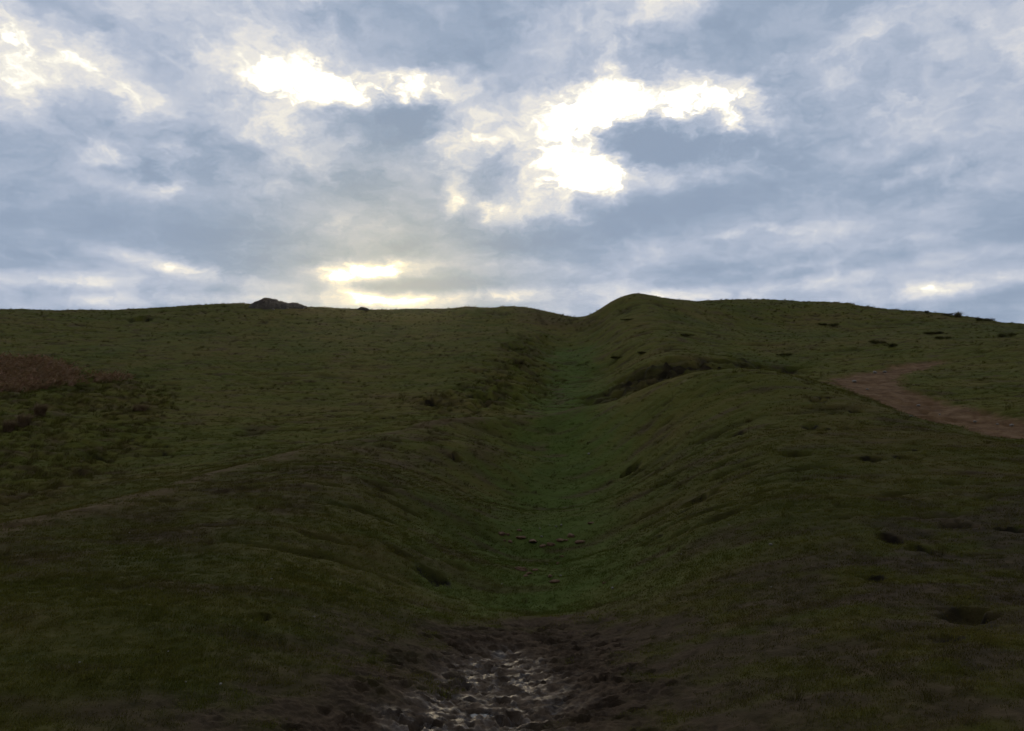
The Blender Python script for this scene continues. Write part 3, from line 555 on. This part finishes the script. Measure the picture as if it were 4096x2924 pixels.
bracken('dead_bracken', [(375,1520),(420,1512),(470,1508),(475,1520),(440,1530),(380,1535)], 130, 6, 'small strip of dead bracken beside the large bracken bed')

# ---------------------------------------------------------------- tussocks and low shrubs
def tussock(name, u, v, w_px, h_m, mat, n, seed, label, cat, group=None):
    x, y, z = seat(u, v); r = w_px / FPX * y / 2 * 1.15; h_m *= 1.7; rg = np.random.RandomState(seed); V = []; F = []
    for i in range(n):
        a = rg.uniform(0, 2 * math.pi); b0 = r * .5 * math.sqrt(rg.rand()); L = h_m * rg.uniform(.6, 1.15); out = r * rg.uniform(.15, 1.15); ca, sa = math.cos(a), math.sin(a); w = .010 + .006 * rg.rand(); P_ = []
        for k in range(5):
            t = k / 4; rr = b0 + out * t ** 1.6; P_.append((ca * rr + .12 * t * t, sa * rr, -.06 + L * (1.5 * t - .85 * t * t) * (1 - .35 * (out / r) * t)))
        for k in range(4):
            b = len(V); ww = w * (1 - k / 4.5); w2 = w * (1 - (k + 1) / 4.5)
            V += [(P_[k][0] - sa * ww, P_[k][1] + ca * ww, P_[k][2]), (P_[k][0] + sa * ww, P_[k][1] - ca * ww, P_[k][2]), (P_[k+1][0] + sa * w2, P_[k+1][1] - ca * w2, P_[k+1][2]), (P_[k+1][0] - sa * w2, P_[k+1][1] + ca * w2, P_[k+1][2])]; F.append((b, b+1, b+2, b+3))
    o = mesh_obj(name, V, F, mat, smooth_=False); o.location = (x, y, z); return tag(o, label, cat, group)
tg = 'dead grass tussocks below the bracken'
tussock('grass_tussock', 158, 1662, 70, .50, 'dry_grass', 420, 21, 'tall brown dead tussock below the bracken, uppermost of three', 'tussock', tg)
tussock('grass_tussock', 92, 1706, 76, .52, 'dry_grass', 420, 22, 'wide brown dead tussock between two others below the bracken', 'tussock', tg)
tussock('grass_tussock', 34, 1724, 66, .45, 'dry_grass', 380, 23, 'brown dead tussock at the left edge, lowest of three', 'tussock', tg)
tussock('grass_tussock', 3832, 1270, 40, .55, 'pale_grass', 260, 24, 'pale straw coloured grass tussock on the right skyline', 'tussock')
tussock('grass_tussock', 2075, 1462, 70, .35, 'pale_grass', 220, 25, 'tan grass tussock on the left lip of the upper ditch', 'tussock')
tussock('grass_tussock', 560, 1640, 80, .30, 'dry_grass', 240, 26, 'low straw tussock in the rough green grass below the bracken strip', 'tussock')
def shrub(u, v, w_px, h_m, seed, label, group, cat='shrub'):
    x, y, z = seat(u, v); r = max(.2, w_px / FPX * y / 2 * 1.25); h_m *= .7; root = bpy.data.objects.new('low_shrub', None); col.objects.link(root); root.location = (x, y, z); root.empty_display_size = .2
    rg = np.random.RandomState(seed); V = []; F = []; lumps = [(rg.uniform(-.7, .7) * r, rg.uniform(-.5, .5) * r, rg.uniform(.25, .7) * h_m, rg.uniform(.35, .6)) for _ in range(6)] + [(0, 0, .4 * h_m, .7)]
    for i in range(620):
        cx, cy, cz, s = lumps[rg.randint(len(lumps))]; d = rg.normal(0, 1, 3); d /= np.linalg.norm(d); q_ = np.array([cx, cy, cz]) + d * np.array([r * s, r * s * .8, h_m * s * .75]) * rg.uniform(.55, 1.05)
        if q_[2] < -.05: continue
        l = rg.uniform(.03, .075); a_ = rg.normal(0, 1, 3); a_ /= np.linalg.norm(a_); a_[2] = abs(a_[2]); b_ = np.cross(a_, d); b = len(V)
        V += [q_ - b_ * l * .35, q_ + b_ * l * .35, q_ + a_ * l * 1.6]; F.append((b, b+1, b+2))
    mesh_obj('foliage', V, F, 'heath', root, False)
    for k in range(3):
        cx, cy, cz, s = lumps[k]; b = np.array([cx * .3, cy * .3, -.08]); t = np.array([cx, cy, cz]); V = []; F = []
        for j, (p, w) in enumerate(((b, .02), (t, .008))):
            V += [p + np.array([w * math.cos(a), w * math.sin(a), 0]) for a in (0, 1.57, 3.14, 4.71)]
        F = [(i, (i + 1) % 4, (i + 1) % 4 + 4, i + 4) for i in range(4)]; mesh_obj('stem', V, F, 'twig', root)
    return tag(root, label, cat, group)
sg = 'dark heath shrubs on the right hillside'
for u, v, w, h, lab in [
 (3923,1284,36,.42,'round dark shrub on the right skyline, nearer the straw tussock'),(3955,1286,44,.45,'wide dark shrub standing last on the right skyline'),(3787,1262,36,.25,'flat dark shrub on the skyline before the straw tussock'),(3706,1254,16,.35,'tiny upright shrub poking over the right skyline'),
 (3720,1338,44,.30,'dark shrub of a pair midway up the right hillside, left one'),(3750,1337,34,.28,'dark shrub of a pair midway up the right hillside, right one'),(3775,1358,56,.32,'low dark shrub just under the pair on the right hillside'),
 (4034,1350,64,.40,'large dark shrub by the right edge of the hillside'),(4008,1348,26,.28,'small dark shrub beside the large one by the right edge'),(3566,1390,40,.38,'dark rounded shrub above the bend of the dirt path'),(3508,1376,60,.30,'spreading dark shrub above the path, left of the rounded one'),
 (3335,1306,44,.34,'dark shrub high on the slope right of the upper mound'),(3290,1302,30,.25,'small dark shrub beside the one high on the slope'),(3144,1424,60,.2,'lone dark shrub between the eroded bank and the right slope'),(2744,1345,50,.2,'dark shrub on the right shoulder of the upper mound'),
 (2510,1284,52,.18,'dark shrub on the steep flank just below the mound top'),(2470,1436,40,.16,'faint small shrub on the ditch side of the upper mound'),(2570,1415,44,.15,'small dark shrub above the eroded bank')]:
    shrub(u, v, w, h, u, lab, sg)

# ---------------------------------------------------------------- rocks, stones and clods
def rock_mesh(name, seed, dims, mat, sub=4, cuts=14, rough=.10, flat=True):
    import bmesh
    rg = np.random.RandomState(seed); bm = bmesh.new(); bmesh.ops.create_icosphere(bm, subdivisions=sub, radius=1.0)
    pl = rg.normal(0, 1, (cuts, 3)); pl /= np.linalg.norm(pl, axis=1)[:, None]; pd = rg.uniform(.62, .92, cuts)
    from mathutils import noise as mn_
    off = Vector(rg.uniform(-50, 50, 3))
    for v_ in bm.verts:
        d = np.array(v_.co); r = 1.0
        k = pl @ d
        for kk, dd in zip(k, pd):
            if kk > 1e-3: r = min(r, dd / kk)
        r *= 1 + rough * mn_.fractal(Vector(d * 1.6) + off, 0.9, 2.1, 5)
        v_.co = Vector((d[0] * r * dims[0], d[1] * r * dims[1], d[2] * r * dims[2]))
    me = bpy.data.meshes.new(name); bm.to_mesh(me); bm.free(); me.materials.append(MAT[mat])
    if not flat: me.polygons.foreach_set('use_smooth', np.ones(len(me.polygons), bool))
    return me
def place(name, me, loc, rz, parent=None, tilt=(0, 0)):
    o = bpy.data.objects.new(name, me); col.objects.link(o); o.location = loc; o.rotation_euler = (tilt[0], tilt[1], rz); o.parent = parent; return o
RY = 86.0; ka = RY / FPX
def crest(u):
    a, b = ray(u, 1230); return a * RY, RY
def zsee(v, x, y): return ray(CX + FPX * x / y, v)[1] * y
def crag(name, prof, half, seed, parent, origin):
    """low craggy mass rising out of the turf; prof: skyline sightings from end to end"""
    us = np.array([p[0] for p in prof], float); vs = np.array([p[1] for p in prof], float); nu, nv = 90, 44; V = []; F = []
    uu = np.linspace(us[0] - 8, us[-1] + 8, nu); tt_ = np.linspace(-1, 1, nv)
    X = np.array([crest(u)[0] for u in uu]); top = np.array([zsee(np.interp(u, us, vs), x, RY) for u, x in zip(uu, X)])
    XX, T = np.meshgrid(X, tt_, indexing='ij'); Yp = RY + T * half; gzz = height(XX, Yp) - .12
    hgt = np.maximum(top[:, None] - gzz.max(1)[:, None] * 0 - (height(X, np.full(nu, RY)))[:, None], 0) + .10
    endf = np.minimum(1, np.minimum(np.arange(nu), nu - 1 - np.arange(nu)) / 3.0)[:, None]
    ridge = np.abs(fbm(XX * 1.6 + seed, Yp * 1.6, 4)); blocky = np.floor(fbm(XX * 1.1 + seed, Yp * 1.3, 2) * 4) / 4
    bump = .16 * fbm(XX * 3.0 + seed, Yp * 3.0, 4) - .20 * ridge + .10 * blocky
    dome = np.clip(1 - np.abs(T) ** 3.4, 0, 1) ** .8
    Z = gzz + hgt * endf * dome * (1.02 + np.minimum(bump, .05) * np.where(np.abs(T) > .25, .9, .25))
    for a_, b_, c_ in zip(XX.ravel(), Yp.ravel(), Z.ravel()): V.append((a_ - origin[0], b_ - origin[1], c_ - origin[2]))
    for a_ in range(nu - 1):
        for b_ in range(nv - 1): k = a_ * nv + b_; F.append((k, k + nv, k + nv + 1, k + 1))
    return mesh_obj(name, V, F, 'rock', parent, False)
x0, y0 = crest(1076)
outc = bpy.data.objects.new('rock_outcrop', None); col.objects.link(outc); outc.location = (x0, y0, gz(x0, y0)); outc.empty_display_size = .4
crag('crag', [(1014,1214),(1022,1205),(1036,1201),(1052,1195),(1069,1193),(1091,1196),(1111,1203),(1131,1207),(1146,1212),(1152,1219)], 1.7, 3, outc, outc.location)
crag('crag', [(1146,1218),(1156,1213),(1166,1210),(1184,1211),(1196,1215),(1206,1220),(1216,1223)], 1.1, 9, outc, outc.location)
tag(outc, 'dark rounded rock outcrop with a lower shoulder on the left skyline', 'rock')
xx, yy = crest(1453); top = zsee(1228, xx, yy); me = rock_mesh('boulder', 52, (24 * ka, .4, .3), 'rock', 3, 12, .12)
tag(place('boulder', me, (xx, yy, top - .27), .5), 'tiny boulder on the skyline under the low bright cloud gap', 'rock')
CL = []; ST = []
cl_me = [rock_mesh('clod', 60 + k, (1, .75, .42), 'clod', 3, 9, .30, False) for k in range(4)]
for k, (u, v, w) in enumerate([(2078,2124,32),(2005,2140,38),(2030,2142,20),(2084,2156,36),(2040,2170,28),(2018,2166,20),(2133,2168,40),(2202,2184,38),(2172,2188,24),(2240,2164,38),(2264,2166,22),(2282,2148,34),(2320,2172,44),(2232,2258,32),(2083,2282,38),(2140,2284,34),(2103,2306,24),(2118,2298,26),(2200,2308,38),(2222,2332,34),(2418,2334,20),(2248,2228,20),(2364,2096,22),(1996,2256,14)]):
    x, y, z = seat(u, v); r = w / FPX * y / 2 * 1.1; o = place('earth_clod', cl_me[k % 4], (x, y, z + r * .12), k * 1.3); q_ = .6 + .75 * ((k * 0.618) % 1); o.scale = (r * q_ * 1.15, r * q_ * .85, r * (.75 + .25 * (k % 3)))
    CL.append((v > 2200, u, o))
st_me = [rock_mesh('stone', 70 + k, (1, .8, .6), 'stone', 2, 8, .12) for k in range(3)]
SG = {'ditch': ('small pale stone in the grass of the ditch', 'pale stones in the ditch grass'), 'bank': ('small pale stone on the brownish right bank', 'pale stones on the right bank'), 'path': ('pale stone lying on the dirt path', 'stones on the dirt path'), 'left': ('small pale stone on the grass of the left bank', 'pale stones on the left bank'), 'top': ('pale stone in the turf below the rock outcrop', 'stones below the rock outcrop')}
for k, (u, v, w, s) in enumerate([(2224,2110,8,'ditch'),(2246,2104,10,'ditch'),(2198,2104,6,'ditch'),(2166,2152,10,'ditch'),(2243,2308,10,'ditch'),(2008,2341,8,'ditch'),(2355,1820,12,'ditch'),(2160,2118,8,'ditch'),(2188,2260,6,'ditch'),(2450,2360,14,'ditch'),
 (3083,2184,14,'bank'),(3085,2356,9,'bank'),(2725,2222,7,'bank'),(2915,2104,7,'bank'),(3515,2060,8,'bank'),
 (3500,1494,18,'path'),(3418,1532,18,'path'),(3540,1490,14,'path'),(3646,1668,14,'path'),(4046,1708,18,'path'),(3674,1626,14,'path'),(3900,1690,12,'path'),(3760,1660,10,'path'),(3470,1560,12,'path'),(3990,1700,10,'path'),
 (1086,2323,8,'left'),(318,2660,10,'left'),(882,2748,14,'left'),(517,2136,7,'left'),(672,2615,7,'left'),(743,2740,8,'left'),(1256,2475,9,'left'),
 (1094,1240,10,'top'),(1124,1237,12,'top'),(1150,1236,10,'top')]):
    x, y, z = seat(u, v); r = w / FPX * y / 2 * 1.15; o = place('stone', st_me[k % 3], (x, y, z + r * .35 + (.012 if s in ('ditch', 'left', 'bank') else 0)), k * .9); o.scale = (r, r, r); ST.append((s, u, o))

ORD = ('first', 'second', 'third', 'fourth', 'fifth', 'sixth', 'seventh', 'eighth', 'ninth', 'tenth', 'eleventh', 'twelfth', 'thirteenth', 'fourteenth')
for low in (False, True):
    row = sorted([c for c in CL if c[0] == low], key=lambda c: c[1])
    for k, (_, u, o) in enumerate(row): tag(o, 'brown clod on the ditch floor, %s from the left in the %s scatter of clods' % (ORD[k], 'nearer' if low else 'farther'), 'clod', 'brown clods on the ditch floor')
for s, (lab, grp) in SG.items():
    row = sorted([c for c in ST if c[0] == s], key=lambda c: c[1])
    for k, (_, u, o) in enumerate(row): tag(o, '%s, %s from the left' % (lab, ORD[k]), 'stone', grp)

# ---------------------------------------------------------------- the evening air
m, g = new_mat('haze')
pv = g.n('ShaderNodeVolumePrincipled', {'Color': (1.0, 0.97, 0.92, 1), 'Density': HAZE, 'Anisotropy': 0.93})
g.n('ShaderNodeOutputMaterial', {'Volume': pv.outputs[0]})
hb = 4300.0; z0_, z1_ = float(GZ.min()) - 1.0, float(GZ.max()) + 4.0
HV = [(x, y, z) for z in (z0_, z1_) for x, y in ((-hb, -hb), (hb, -hb), (hb, hb), (-hb, hb))]
hz = mesh_obj('haze', HV, [(3, 2, 1, 0), (4, 5, 6, 7), (0, 1, 5, 4), (1, 2, 6, 5), (2, 3, 7, 6), (3, 0, 4, 7)], 'haze', smooth_=False)
tag(hz, 'thin evening haze over the whole hillside', kind='stuff')
